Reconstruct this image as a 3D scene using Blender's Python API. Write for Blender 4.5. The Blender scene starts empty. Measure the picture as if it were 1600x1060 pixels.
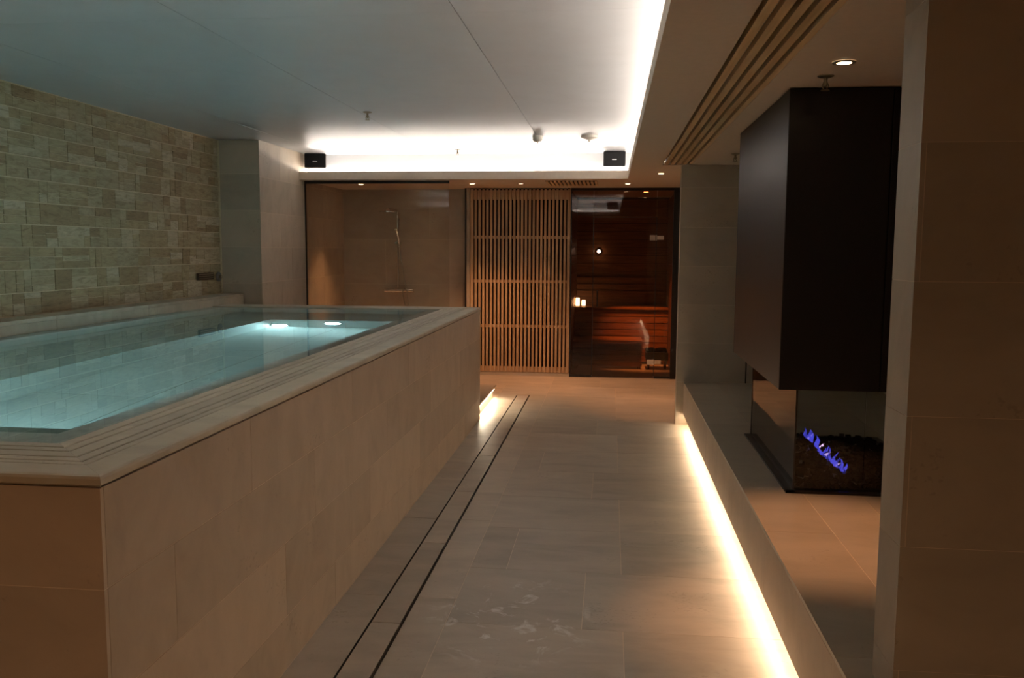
import bpy, math, random
from mathutils import Vector, Matrix

random.seed(7)
SC = bpy.context.scene
COL = SC.collection

# ------------------------------------------------------------------ camera
F_PX = 1355.07
fw = Vector((-0.11166034, 0.98835917, -0.10333497))
rt = Vector((0.99359691, 0.11284206, 0.005643))
up = Vector((-0.01723784, 0.10204321, 0.9946306))
cam_d = bpy.data.cameras.new('camera')
cam = bpy.data.objects.new('camera', cam_d)
COL.objects.link(cam)
cam_d.sensor_fit = 'HORIZONTAL'
cam_d.sensor_width = 36.0
cam_d.lens = F_PX * 36.0 / 1600.0
cam_d.clip_start = 0.05
m = Matrix.Identity(4)
for i in range(3):
    m[i][0] = rt[i]; m[i][1] = up[i]; m[i][2] = -fw[i]
m[2][3] = 1.65
cam.matrix_world = m
SC.camera = cam

# ------------------------------------------------------------------ world, exposure
w = bpy.data.worlds.new('night'); SC.world = w
w.use_nodes = True
w.node_tree.nodes['Background'].inputs[0].default_value = (0.9, 0.95, 1.0, 1)
w.node_tree.nodes['Background'].inputs[1].default_value = 0.0
SC.view_settings.view_transform = 'Standard'
SC.view_settings.look = 'None'
SC.view_settings.exposure = 2.05
SC.view_settings.gamma = 1.0
SC.view_settings.use_curve_mapping = False
SC.cycles.use_denoising = True
SC.cycles.max_bounces = 10
SC.cycles.diffuse_bounces = 5
SC.cycles.transparent_max_bounces = 16
SC.cycles.sample_clamp_indirect = 4.0
SC.cycles.blur_glossy = 0.5

# light levels (lamps of the room, plus added fill downlights behind the viewer)
COVE = 26.0          # white cove LED tape
LEDGE_LED = 9.5     # warm LED tape under the stone ledge
STEP_LED = 16.0      # warm LED tape under the pool step
SPOT_W = 24.0        # warm ceiling downlights
POOL_E = 58.0        # underwater lamps
SAUNA_W = 85.0        # amber lamp in the sauna ceiling

# ------------------------------------------------------------------ materials
def mat_new(name):
    mt = bpy.data.materials.new(name); mt.use_nodes = True
    nt = mt.node_tree
    for n in list(nt.nodes): nt.nodes.remove(n)
    out = nt.nodes.new('ShaderNodeOutputMaterial')
    return mt, nt, out

def N(nt, kind, **kw):
    n = nt.nodes.new(kind)
    for k, v in kw.items():
        if k.startswith('i_'):
            n.inputs[k[2:].replace('_', ' ')].default_value = v
        else:
            setattr(n, k, v)
    return n

def ramp(nt, stops):
    r = nt.nodes.new('ShaderNodeValToRGB')
    els = r.color_ramp.elements
    while len(els) < len(stops): els.new(0.5)
    for e, (p, c) in zip(els, stops):
        e.position = p; e.color = (c[0], c[1], c[2], 1)
    return r

def mix_col(nt, a, b, fac, blend='MIX'):
    n = nt.nodes.new('ShaderNodeMix'); n.data_type = 'RGBA'; n.blend_type = blend
    for s, v in ((6, a), (7, b), (0, fac)):
        if hasattr(v, 'type') and not isinstance(v, (tuple, float)):
            nt.links.new(v, n.inputs[s])
        else:
            n.inputs[s].default_value = (v[0], v[1], v[2], 1) if isinstance(v, tuple) else v
    return n.outputs[2]

def simple(name, col, rough=0.5, metal=0.0, spec=0.5, noise=0.0, nscale=30.0):
    mt, nt, out = mat_new(name)
    b = N(nt, 'ShaderNodeBsdfPrincipled')
    b.inputs['Base Color'].default_value = (*col, 1)
    b.inputs['Roughness'].default_value = rough
    b.inputs['Metallic'].default_value = metal
    b.inputs['Specular IOR Level'].default_value = spec
    if noise:
        g = N(nt, 'ShaderNodeNewGeometry')
        t = N(nt, 'ShaderNodeTexNoise', i_Scale=nscale, i_Detail=4.0)
        nt.links.new(g.outputs['Position'], t.inputs['Vector'])
        r = ramp(nt, [(0.3, tuple(c * (1 - noise) for c in col)), (0.7, tuple(min(1, c * (1 + noise)) for c in col))])
        nt.links.new(t.outputs['Fac'], r.inputs[0])
        nt.links.new(r.outputs[0], b.inputs['Base Color'])
    nt.links.new(b.outputs[0], out.inputs[0])
    return mt

def limestone(name, col, rough=0.42, var=0.10, stains=False, spec=0.4):
    """beige limestone tile: tone differs from tile to tile, soft bands, small pits"""
    mt, nt, out = mat_new(name)
    b = N(nt, 'ShaderNodeBsdfPrincipled', i_Roughness=rough)
    b.inputs['Specular IOR Level'].default_value = spec
    g = N(nt, 'ShaderNodeNewGeometry')
    oi = N(nt, 'ShaderNodeObjectInfo')
    off = N(nt, 'ShaderNodeVectorMath', operation='SCALE')
    comb = N(nt, 'ShaderNodeCombineXYZ')
    nt.links.new(oi.outputs['Random'], comb.inputs[0]); nt.links.new(oi.outputs['Random'], comb.inputs[2])
    nt.links.new(comb.outputs[0], off.inputs[0]); off.inputs['Scale'].default_value = 17.0
    add = N(nt, 'ShaderNodeVectorMath', operation='ADD')
    nt.links.new(g.outputs['Position'], add.inputs[0]); nt.links.new(off.outputs[0], add.inputs[1])
    sq = N(nt, 'ShaderNodeVectorMath', operation='MULTIPLY')
    nt.links.new(add.outputs[0], sq.inputs[0]); sq.inputs[1].default_value = (1.0, 2.6, 1.6)
    t1 = N(nt, 'ShaderNodeTexNoise', i_Scale=2.2, i_Detail=6.0, i_Roughness=0.6, i_Distortion=0.6)
    nt.links.new(sq.outputs[0], t1.inputs['Vector'])
    dk = tuple(c * (1 - var * 1.3) for c in col); lt = tuple(min(1, c * (1 + var)) for c in col)
    r1 = ramp(nt, [(0.3, dk), (0.52, col), (0.75, lt)])
    nt.links.new(t1.outputs['Fac'], r1.inputs[0])
    rr = ramp(nt, [(0.0, (0.88, 0.87, 0.86)), (0.5, (0.97, 0.97, 0.97)), (1.0, (1.06, 1.04, 1.02))])
    nt.links.new(oi.outputs['Random'], rr.inputs[0])
    c1 = mix_col(nt, r1.outputs[0], rr.outputs[0], 1.0, 'MULTIPLY')
    # pits
    t2 = N(nt, 'ShaderNodeTexNoise', i_Scale=55.0, i_Detail=3.0)
    nt.links.new(add.outputs[0], t2.inputs['Vector'])
    t3 = N(nt, 'ShaderNodeTexNoise', i_Scale=3.0, i_Detail=2.0)
    nt.links.new(add.outputs[0], t3.inputs['Vector'])
    mu = N(nt, 'ShaderNodeMath', operation='MULTIPLY')
    nt.links.new(t2.outputs['Fac'], mu.inputs[0]); nt.links.new(t3.outputs['Fac'], mu.inputs[1])
    r2 = ramp(nt, [(0.385, (0, 0, 0)), (0.44, (1, 1, 1))])
    nt.links.new(mu.outputs[0], r2.inputs[0])
    pm = N(nt, 'ShaderNodeMath', operation='MULTIPLY'); pm.inputs[1].default_value = 0.35
    nt.links.new(r2.outputs[0], pm.inputs[0])
    c2 = mix_col(nt, c1, tuple(c * 0.5 for c in col), pm.outputs[0])
    if stains:
        # dried lime marks near the drain, footprints further on
        sx = N(nt, 'ShaderNodeVectorMath', operation='SUBTRACT')
        nt.links.new(g.outputs['Position'], sx.inputs[0]); sx.inputs[1].default_value = (-0.42, 3.72, 0)
        sm = N(nt, 'ShaderNodeVectorMath', operation='MULTIPLY')
        nt.links.new(sx.outputs[0], sm.inputs[0]); sm.inputs[1].default_value = (2.4, 1.9, 1)
        ln = N(nt, 'ShaderNodeVectorMath', operation='LENGTH'); nt.links.new(sm.outputs[0], ln.inputs[0])
        fall = N(nt, 'ShaderNodeMapRange'); fall.inputs[1].default_value = 1.0; fall.inputs[2].default_value = 0.55
        fall.inputs[3].default_value = 0; fall.inputs[4].default_value = 1
        nt.links.new(ln.outputs['Value'], fall.inputs[0])
        t4 = N(nt, 'ShaderNodeTexNoise', i_Scale=6.0, i_Detail=5.0, i_Roughness=0.65, i_Distortion=1.5)
        nt.links.new(g.outputs['Position'], t4.inputs['Vector'])
        r4 = ramp(nt, [(0.57, (0, 0, 0)), (0.66, (1, 1, 1))]); nt.links.new(t4.outputs['Fac'], r4.inputs[0])
        mm = N(nt, 'ShaderNodeMath', operation='MULTIPLY')
        nt.links.new(r4.outputs[0], mm.inputs[0]); nt.links.new(fall.outputs[0], mm.inputs[1])
        m5 = N(nt, 'ShaderNodeMath', operation='MULTIPLY'); m5.inputs[1].default_value = 0.85
        nt.links.new(mm.outputs[0], m5.inputs[0])
        c2 = mix_col(nt, c2, (0.72, 0.70, 0.66), m5.outputs[0])
    nt.links.new(c2, b.inputs['Base Color'])
    bp = N(nt, 'ShaderNodeBump'); bp.inputs['Strength'].default_value = 0.12; bp.inputs['Distance'].default_value = 0.002
    nt.links.new(t2.outputs['Fac'], bp.inputs['Height']); nt.links.new(bp.outputs[0], b.inputs['Normal'])
    nt.links.new(b.outputs[0], out.inputs[0])
    return mt

def split_stone():
    mt, nt, out = mat_new('split_stone')
    b = N(nt, 'ShaderNodeBsdfPrincipled', i_Roughness=0.7)
    g = N(nt, 'ShaderNodeNewGeometry'); oi = N(nt, 'ShaderNodeObjectInfo')
    a = N(nt, 'ShaderNodeMath', operation='ADD'); f = N(nt, 'ShaderNodeMath', operation='FRACT')
    nt.links.new(oi.outputs['Random'], a.inputs[0]); nt.links.new(g.outputs['Random Per Island'], a.inputs[1])
    nt.links.new(a.outputs[0], f.inputs[0])
    r = ramp(nt, [(0.0, (0.29, 0.22, 0.125)), (0.15, (0.37, 0.295, 0.175)), (0.45, (0.42, 0.355, 0.22)),
                  (0.65, (0.37, 0.32, 0.21)), (0.85, (0.46, 0.40, 0.27)), (1.0, (0.53, 0.475, 0.355))])
    nt.links.new(f.outputs[0], r.inputs[0])
    sq = N(nt, 'ShaderNodeVectorMath', operation='MULTIPLY'); sq.inputs[1].default_value = (1, 1, 4.5)
    nt.links.new(g.outputs['Position'], sq.inputs[0])
    t = N(nt, 'ShaderNodeTexNoise', i_Scale=9.0, i_Detail=8.0, i_Roughness=0.7, i_Distortion=0.8)
    nt.links.new(sq.outputs[0], t.inputs['Vector'])
    r2 = ramp(nt, [(0.3, (0.55, 0.50, 0.42)), (0.5, (0.95, 0.93, 0.9)), (0.7, (1.2, 1.18, 1.12))])
    nt.links.new(t.outputs['Fac'], r2.inputs[0])
    c = mix_col(nt, r.outputs[0], r2.outputs[0], 1.0, 'MULTIPLY')
    nt.links.new(c, b.inputs['Base Color'])
    bp = N(nt, 'ShaderNodeBump'); bp.inputs['Strength'].default_value = 0.35; bp.inputs['Distance'].default_value = 0.004
    nt.links.new(t.outputs['Fac'], bp.inputs['Height']); nt.links.new(bp.outputs[0], b.inputs['Normal'])
    nt.links.new(b.outputs[0], out.inputs[0])
    return mt

def wood(name, c0, c1, axis, rough=0.5, scale=7.0):
    mt, nt, out = mat_new(name)
    b = N(nt, 'ShaderNodeBsdfPrincipled', i_Roughness=rough)
    g = N(nt, 'ShaderNodeNewGeometry'); oi = N(nt, 'ShaderNodeObjectInfo')
    sc = [scale * 5] * 3; sc['xyz'.index(axis)] = scale * 0.35
    sq = N(nt, 'ShaderNodeVectorMath', operation='MULTIPLY'); sq.inputs[1].default_value = sc
    nt.links.new(g.outputs['Position'], sq.inputs[0])
    t = N(nt, 'ShaderNodeTexNoise', i_Scale=1.0, i_Detail=5.0, i_Distortion=0.7)
    nt.links.new(sq.outputs[0], t.inputs['Vector'])
    r = ramp(nt, [(0.3, c0), (0.7, c1)]); nt.links.new(t.outputs['Fac'], r.inputs[0])
    rr = ramp(nt, [(0.0, (0.85, 0.84, 0.82)), (1.0, (1.08, 1.06, 1.03))]); nt.links.new(oi.outputs['Random'], rr.inputs[0])
    nt.links.new(mix_col(nt, r.outputs[0], rr.outputs[0], 1.0, 'MULTIPLY'), b.inputs['Base Color'])
    nt.links.new(b.outputs[0], out.inputs[0])
    return mt

def emis(name, col, strength):
    mt, nt, out = mat_new(name)
    e = N(nt, 'ShaderNodeEmission'); e.inputs[0].default_value = (*col, 1); e.inputs[1].default_value = strength
    nt.links.new(e.outputs[0], out.inputs[0])
    return mt

def glass(name, tint, ior=1.45):
    mt, nt, out = mat_new(name)
    tr = N(nt, 'ShaderNodeBsdfTransparent'); tr.inputs[0].default_value = (*tint, 1)
    gl = N(nt, 'ShaderNodeBsdfGlossy'); gl.inputs['Roughness'].default_value = 0.0
    fr = N(nt, 'ShaderNodeFresnel'); fr.inputs[0].default_value = ior
    mx = N(nt, 'ShaderNodeMixShader')
    nt.links.new(fr.outputs[0], mx.inputs[0]); nt.links.new(tr.outputs[0], mx.inputs[1]); nt.links.new(gl.outputs[0], mx.inputs[2])
    nt.links.new(mx.outputs[0], out.inputs[0])
    return mt

def water_mat():
    mt, nt, out = mat_new('water')
    gl = N(nt, 'ShaderNodeBsdfGlass'); gl.inputs['IOR'].default_value = 1.333; gl.inputs['Roughness'].default_value = 0.0
    gl.inputs[0].default_value = (0.86, 0.97, 0.96, 1)
    g = N(nt, 'ShaderNodeNewGeometry')
    t = N(nt, 'ShaderNodeTexNoise', i_Scale=2.5, i_Detail=2.0)
    nt.links.new(g.outputs['Position'], t.inputs['Vector'])
    bp = N(nt, 'ShaderNodeBump'); bp.inputs['Strength'].default_value = 0.02; bp.inputs['Distance'].default_value = 0.01
    nt.links.new(t.outputs['Fac'], bp.inputs['Height']); nt.links.new(bp.outputs[0], gl.inputs['Normal'])
    nt.links.new(gl.outputs[0], out.inputs[0])
    return mt

M = {}
M['floor'] = limestone('floor_limestone', (0.45, 0.39, 0.315), rough=0.38, var=0.13, stains=True)
M['clad'] = limestone('cladding_limestone', (0.465, 0.37, 0.28), rough=0.5, var=0.09)
M['wallt'] = limestone('wall_limestone', (0.48, 0.41, 0.32), rough=0.5, var=0.09)
M['ledge'] = limestone('ledge_limestone', (0.43, 0.37, 0.285), rough=0.28, var=0.09)
M['rim'] = limestone('rim_limestone', (0.50, 0.45, 0.35), rough=0.5, var=0.12)
M['grout'] = simple('grout', (0.66, 0.55, 0.42), 0.9, noise=0.1)
M['wgrout'] = simple('stone_grout', (0.60, 0.51, 0.34), 0.9, noise=0.1)
M['stone'] = split_stone()
M['ceil'] = simple('ceiling_panel', (0.46, 0.475, 0.50), 0.36, spec=0.95, noise=0.03, nscale=6.0)
M['soffit'] = simple('soffit_paint', (0.62, 0.52, 0.42), 0.7, noise=0.03)
M['cove'] = simple('cove_paint', (0.42, 0.435, 0.46), 0.7)
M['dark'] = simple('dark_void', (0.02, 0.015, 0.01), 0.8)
M['black'] = simple('black_metal', (0.012, 0.010, 0.010), 0.35, spec=0.5, noise=0.2)
M['hood'] = simple('hood_steel', (0.012, 0.009, 0.009), 0.42, spec=0.35, noise=0.12, nscale=80)
M['plastic'] = simple('black_plastic', (0.006, 0.006, 0.007), 0.6, spec=0.2)
M['grey_plastic'] = simple('grey_plastic', (0.16, 0.16, 0.16), 0.4)
M['badge'] = simple('badge', (0.6, 0.6, 0.6), 0.3, metal=0.8)
M['chrome'] = simple('chrome', (0.75, 0.75, 0.75), 0.15, metal=1.0)
M['brass'] = simple('bronze_fitting', (0.30, 0.25, 0.17), 0.35, metal=0.7)
M['white'] = simple('white_plastic', (0.55, 0.53, 0.48), 0.5)
M['screen'] = wood('screen_ash', (0.42, 0.275, 0.155), (0.58, 0.41, 0.25), 'z')
M['cslat'] = wood('ceiling_ash', (0.56, 0.38, 0.19), (0.72, 0.52, 0.29), 'y')
M['sauna'] = wood('sauna_wood', (0.16, 0.066, 0.024), (0.36, 0.155, 0.055), 'x', rough=0.45)
M['basin'] = limestone('basin_tile', (0.50, 0.56, 0.55), rough=0.5, var=0.06)
M['shelf'] = simple('basin_shelf', (0.62, 0.57, 0.56), 0.6, noise=0.12, nscale=20)
M['tread'] = simple('basin_tread', (0.20, 0.24, 0.235), 0.6, noise=0.1)
M['groove'] = simple('overflow_channel', (0.05, 0.03, 0.015), 0.8)
M['water'] = water_mat()
M['glass'] = glass('clear_glass', (0.93, 0.94, 0.93), 1.32)
M['fglass'] = glass('fire_glass', (0.86, 0.87, 0.85))
M['sglass'] = glass('smoked_glass', (0.74, 0.62, 0.54), 1.5)
M['led_w'] = emis('led_white', (1.0, 0.89, 0.77), COVE)
M['led_l'] = emis('led_warm', (1.0, 0.76, 0.52), LEDGE_LED)
M['led_s'] = emis('led_step', (1.0, 0.83, 0.60), STEP_LED)
M['lens'] = emis('downlight_lens', (1.0, 0.72, 0.42), 8.0)
M['lens_dim'] = emis('downlight_lens_dim', (1.0, 0.55, 0.35), 1.6)
M['pool_l'] = emis('pool_lens', (0.62, 0.95, 1.0), POOL_E)
M['saunaled'] = emis('sauna_led', (1.0, 0.42, 0.13), 3.0)
M['candle'] = emis('lantern_glow', (1.0, 0.66, 0.34), 3.0)
M['sconce'] = emis('sconce_glow', (1.0, 0.85, 0.72), 3.0)
def flame_mat(name, col, strength):
    mt, nt, out = mat_new(name)
    e = N(nt, 'ShaderNodeEmission'); e.inputs[0].default_value = (*col, 1); e.inputs[1].default_value = strength
    tr = N(nt, 'ShaderNodeBsdfTransparent'); g = N(nt, 'ShaderNodeNewGeometry')
    t = N(nt, 'ShaderNodeTexNoise', i_Scale=28.0, i_Detail=3.0, i_Distortion=1.0); nt.links.new(g.outputs['Position'], t.inputs['Vector'])
    r = ramp(nt, [(0.40, (0.08, 0.08, 0.08)), (0.62, (1, 1, 1))]); nt.links.new(t.outputs['Fac'], r.inputs[0])
    mx = N(nt, 'ShaderNodeMixShader')
    nt.links.new(r.outputs[0], mx.inputs[0]); nt.links.new(tr.outputs[0], mx.inputs[1]); nt.links.new(e.outputs[0], mx.inputs[2])
    nt.links.new(mx.outputs[0], out.inputs[0])
    return mt
M['flame'] = flame_mat('flame_blue', (0.08, 0.08, 0.80), 0.26)
M['flame_w'] = flame_mat('flame_pale', (0.75, 0.5, 0.85), 0.4)
mt, nt, out = mat_new('black_pebble')
d = N(nt, 'ShaderNodeBsdfDiffuse'); d.inputs[0].default_value = (0.0025, 0.002, 0.002, 1)
nt.links.new(d.outputs[0], out.inputs[0]); M['pebble'] = mt

# ------------------------------------------------------------------ mesh helpers
WL = {}
def link(name, data, loc=(0, 0, 0), parent=None):
    o = bpy.data.objects.new(name, data); COL.objects.link(o)
    loc = Vector(loc); WL[o.name] = loc
    if parent is not None:
        o.parent = parent; o.location = loc - WL[parent.name]
    else:
        o.location = loc
    return o

def tag(o, label=None, cat=None, group=None, kind=None):
    if label: o['label'] = label
    if cat: o['category'] = cat
    if group: o['group'] = group
    if kind: o['kind'] = kind
    return o

def thing(name, loc, label, cat, group=None):
    return tag(link(name, None, loc), label, cat, group)

_box = {}
def box_mesh(d, mat):
    key = (round(d[0], 4), round(d[1], 4), round(d[2], 4), mat)
    if key not in _box:
        x, y, z = (v / 2 for v in d)
        me = bpy.data.meshes.new('slab')
        vs = [(sx * x, sy * y, sz * z) for sx in (-1, 1) for sy in (-1, 1) for sz in (-1, 1)]
        me.from_pydata(vs, [], [(0, 1, 3, 2), (4, 6, 7, 5), (0, 4, 5, 1), (2, 3, 7, 6), (0, 2, 6, 4), (1, 5, 7, 3)])
        me.materials.append(M[mat])
        _box[key] = me
    return _box[key]

def box(name, lo, hi, mat, parent=None):
    """axis-aligned slab from corner lo to corner hi, object origin at its centre"""
    d = [abs(b - a) for a, b in zip(lo, hi)]
    c = [(a + b) / 2 for a, b in zip(lo, hi)]
    return link(name, box_mesh(d, mat), c, parent)

class MB:
    def __init__(s): s.v = []; s.f = []
    def box(s, lo, hi):
        n = len(s.v)
        s.v += [(x, y, z) for x in (lo[0], hi[0]) for y in (lo[1], hi[1]) for z in (lo[2], hi[2])]
        s.f += [tuple(n + i for i in q) for q in ((0, 1, 3, 2), (4, 6, 7, 5), (0, 4, 5, 1), (2, 3, 7, 6), (0, 2, 6, 4), (1, 5, 7, 3))]
        return s
    def prism(s, poly, z0, z1):
        """poly: ccw list of (x,y)"""
        n = len(s.v); k = len(poly)
        s.v += [(x, y, z0) for x, y in poly] + [(x, y, z1) for x, y in poly]
        s.f += [tuple(n + i for i in reversed(range(k))), tuple(n + k + i for i in range(k))]
        s.f += [(n + i, n + (i + 1) % k, n + k + (i + 1) % k, n + k + i) for i in range(k)]
        return s
    def hexa(s, pts):
        n = len(s.v); s.v += pts
        s.f += [tuple(n + i for i in q) for q in ((0, 1, 3, 2), (4, 6, 7, 5), (0, 4, 5, 1), (2, 3, 7, 6), (0, 2, 6, 4), (1, 5, 7, 3))]
        return s
    def lathe(s, prof, c=(0, 0, 0), axis='z', n=24, cap=True):
        """prof: list of (radius, height) along axis"""
        b = len(s.v)
        for r, h in prof:
            for i in range(n):
                a = 2 * math.pi * i / n
                p = (r * math.cos(a), r * math.sin(a), h)
                if axis == 'x': p = (p[2], p[0], p[1])
                if axis == 'y': p = (p[1], p[2], p[0])
                s.v.append((p[0] + c[0], p[1] + c[1], p[2] + c[2]))
        for j in range(len(prof) - 1):
            for i in range(n):
                i2 = (i + 1) % n
                s.f.append((b + j * n + i, b + j * n + i2, b + (j + 1) * n + i2, b + (j + 1) * n + i))
        if cap:
            s.f.append(tuple(b + i for i in reversed(range(n))))
            s.f.append(tuple(b + (len(prof) - 1) * n + i for i in range(n)))
        return s
    def tube(s, pts, r, n=8):
        b = len(s.v); pts = [Vector(p) for p in pts]
        for k, p in enumerate(pts):
            t = (pts[min(k + 1, len(pts) - 1)] - pts[max(k - 1, 0)]).normalized()
            ref = Vector((0, 0, 1)) if abs(t.z) < 0.9 else Vector((1, 0, 0))
            u = t.cross(ref).normalized(); v = t.cross(u)
            for i in range(n):
                a = 2 * math.pi * i / n
                s.v.append(tuple(p + u * (r * math.cos(a)) + v * (r * math.sin(a))))
        for j in range(len(pts) - 1):
            for i in range(n):
                i2 = (i + 1) % n
                s.f.append((b + j * n + i, b + j * n + i2, b + (j + 1) * n + i2, b + (j + 1) * n + i))
        s.f.append(tuple(b + i for i in reversed(range(n))))
        s.f.append(tuple(b + (len(pts) - 1) * n + i for i in range(n)))
        return s
    def build(s, name, mat, parent=None, loc=None, smooth=False):
        """vertices are world coordinates; the object's origin is put at the mesh centre"""
        xs = list(zip(*s.v))
        c = Vector(loc) if loc else Vector([(min(a) + max(a)) / 2 for a in xs])
        me = bpy.data.meshes.new(name)
        me.from_pydata([tuple(Vector(p) - c) for p in s.v], [], s.f)
        import bmesh
        bm = bmesh.new(); bm.from_mesh(me)
        bmesh.ops.recalc_face_normals(bm, faces=bm.faces)
        bm.to_mesh(me); bm.free()
        me.materials.append(M[mat])
        if smooth:
            for p in me.polygons: p.use_smooth = True
            me.set_sharp_from_angle(angle=math.radians(40))
        return link(name, me, c, parent)

def bevel(o, wd=0.004, seg=2):
    b = o.modifiers.new('bevel', 'BEVEL'); b.width = wd; b.segments = seg; b.limit_method = 'ANGLE'
    return o

def struct(name, mb_or_obj, label):
    return tag(mb_or_obj, label, None, None, 'structure')

G = 0.0015   # half joint
def tile_face(parent, axis, at, thick, u0u1, v0v1, us, vs, mat, name='tile', stag=0.0):
    """Rectangular tiles on a plane. axis = normal axis, at = outer face, thick signed inward depth.
    us: list of u joints, vs: list of v joints (including ends). u,v are the other axes in xyz order."""
    lo_a, hi_a = sorted((at, at + thick))
    for j in range(len(vs) - 1):
        ul = us[j % len(us)] if isinstance(us[0], (list, tuple)) else us
        for i in range(len(ul) - 1):
            a0, a1, b0, b1 = ul[i] + G, ul[i + 1] - G, vs[j] + G, vs[j + 1] - G
            if a1 - a0 < 0.01 or b1 - b0 < 0.01: continue
            if axis == 'x': box(name, (lo_a, a0, b0), (hi_a, a1, b1), mat, parent)
            if axis == 'y': box(name, (a0, lo_a, b0), (a1, hi_a, b1), mat, parent)
            if axis == 'z': box(name, (a0, b0, lo_a), (a1, b1, hi_a), mat, parent)

def joints(a, b, step, off=0.0):
    out = [a]; x = a + off if off > 0 else a + step
    while x < b - 0.12:
        out.append(x); x += step
    out.append(b)
    return out

# ------------------------------------------------------------------ key planes (metres)
ZS, ZC = 2.427, 2.739            # low ceiling, high ceiling
XP, YP0, YP1, ZP = -1.24, 1.958, 8.231, 1.09   # pool block
XS = -4.036                      # stone wall
YCOL, XCOL = 8.627, -3.578       # corner column
YG, YB = 9.945, 11.185           # shower glass, back line
XE, YLIP, YN = 0.173, 9.765, 2.1 # edges of the lowered ceiling
XL, ZL0, ZL = 0.705, 0.105, 0.408    # stone ledge
YW, XW = 8.241, 0.634            # end wall of the ledge
YF = -1.6                        # wall behind the viewer
XR = 2.4                         # far right wall

# ================================================================== STRUCTURE
# ---- floor
fl = struct('floor', MB().box((XS, YF, -0.1), (XR, 13.4, -0.052)).box((XS, YF, -0.052), (-1.0385, 9.69, -0.0012)).box((-0.8815, YF, -0.052), (XR, 9.69, -0.0012)).box((XS, 9.69, -0.052), (XR, 13.4, -0.0012)).build('floor', 'grout'), 'beige limestone tiled floor of the spa room')
fy = [YF, -0.375, 0.295, 0.965, 1.635, 2.305, 2.975, 3.645, 4.315, 4.985, 5.655, 6.325, 6.995, 7.665, 8.335, 9.005, 9.69]
tile_face(fl, 'z', 0.0, -0.02, None, None, [[-0.70, 0.08, 0.82], [-0.70, -0.10, 0.82], [-0.70, -0.51, 0.08, 0.82]], fy, 'floor')
yy = joints(YF, 9.69, 1.2, 0.7)
for i in range(len(yy) - 1):
    box('tile', (XP + G, yy[i] + G, -0.02), (-1.037, yy[i + 1] - G, 0), 'floor', fl)
    box('tile', (-0.883, yy[i] + G, -0.02), (-0.70 - G, yy[i + 1] - G, 0), 'floor', fl)
tile_face(fl, 'z', 0.0, -0.02, None, None, [[-2.44, -1.24, -0.70, 0.08, 0.95], [-3.0, -1.8, -0.70, -0.1, 0.95]], [9.69, 10.36, YB], 'floor')
tile_face(fl, 'z', 0.0, -0.02, None, None, [[-0.52, 0.2, 1.0]], [YB, 11.85, 12.5, 13.2], 'floor')
tile_face(fl, 'z', 0.0, -0.02, None, None, [[0.82, 1.6, XR]], [YF, -0.375, 0.295, 0.965, 1.6], 'floor')
tile_face(fl, 'z', 0.0, -0.02, None, None, [[XS, -3.2, -2.2, XP]], [YF, -0.375, 0.295, 0.965, 1.5, YP0 - 0.002], 'floor')

# ---- linear drain
dr = thing('linear_drain', (-0.96, 4.0, 0), 'long slot drain with stone cover plates in the floor beside the pool', 'drain')
MB().box((-1.037, YF, -0.05), (-0.883, 9.69, -0.03)).box((-1.037, YF, -0.05), (-1.034, 9.69, -0.001)).box((-0.886, YF, -0.05), (-0.883, 9.69, -0.001)).build('channel', 'dark', dr)
dj = [YF, -0.6, 0.45, 1.5, 2.556, 3.606, 4.661, 5.71, 6.76, 7.81, 8.86, 9.685]
for i in range(len(dj) - 1):
    box('cover_plate', (-1.027, dj[i] + 0.003, -0.02), (-0.898, dj[i + 1] - 0.003, -0.0005), 'floor', dr)

# ---- stone wall on the left
WX = XS + 0.012
wl = struct('wall_left', MB().box((XS - 0.2, YF, 0), (WX, YCOL + 0.02, ZC + 0.02)).build('wall_left', 'wgrout'),
            'wall of split stone bricks in courses along the pool')
Z0W = 1.174; NR = 10; PH = (ZC - Z0W) / NR
rest = MB(); stones = []
for r in range(NR):
    z0 = Z0W + r * PH
    y = YF + random.uniform(0, 0.1)
    panel_end = y + 0.6
    while y < YCOL - 0.02:
        wd = random.choice((0.08, 0.12, 0.16, 0.2, 0.26, 0.32)) * random.uniform(0.85, 1.15)
        y1 = min(y + wd, YCOL - 0.005)
        if YCOL - y1 < 0.06: y1 = YCOL - 0.005
        k = random.choice((1, 1, 2, 2, 2, 3)) if wd > 0.1 else random.choice((1, 1, 2))
        cuts = [0.0]
        for q in range(1, k): cuts.append(q / k + random.uniform(-0.09, 0.09))
        cuts.append(1.0)
        for q in range(k):
            a = z0 + 0.003 + cuts[q] * (PH - 0.005); b = z0 + 0.002 + cuts[q + 1] * (PH - 0.005)
            stones.append((y + 0.0008, y1 - 0.0008, a + 0.0005, b - 0.0005))
        y = y1
def stone_pts(s):
    y0, y1, a, b = s
    x = WX - 0.003; e = 0.004
    t = [XS + random.uniform(0.0135, 0.0185) for _ in range(2)]
    j = lambda: random.uniform(-0.001, 0.001)
    f = [(t[0] + j(), y0 + e * .4, a + e * .4), (t[0] + j(), y0 + e * .4, b - e * .4), (t[1] + j(), y1 - e * .4, a + e * .4), (t[1] + j(), y1 - e * .4, b - e * .4)]
    return [(x, y0, a), (x, y0, b), (x, y1, a), (x, y1, b)] + f
stones.sort(key=lambda s: -s[1])
vis = [s for s in stones if s[1] > 5.15]
keep = set(sorted(vis, key=lambda s: -(s[1] - s[0]) * (s[3] - s[2]) / s[0] ** 2)[:298])
for s in stones:
    if s in keep: MB().hexa(stone_pts(s)).build('brick', 'stone', wl)
    else: rest.hexa(stone_pts(s))
tag(rest.build('brick_courses', 'stone', wl), kind='stuff')
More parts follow.
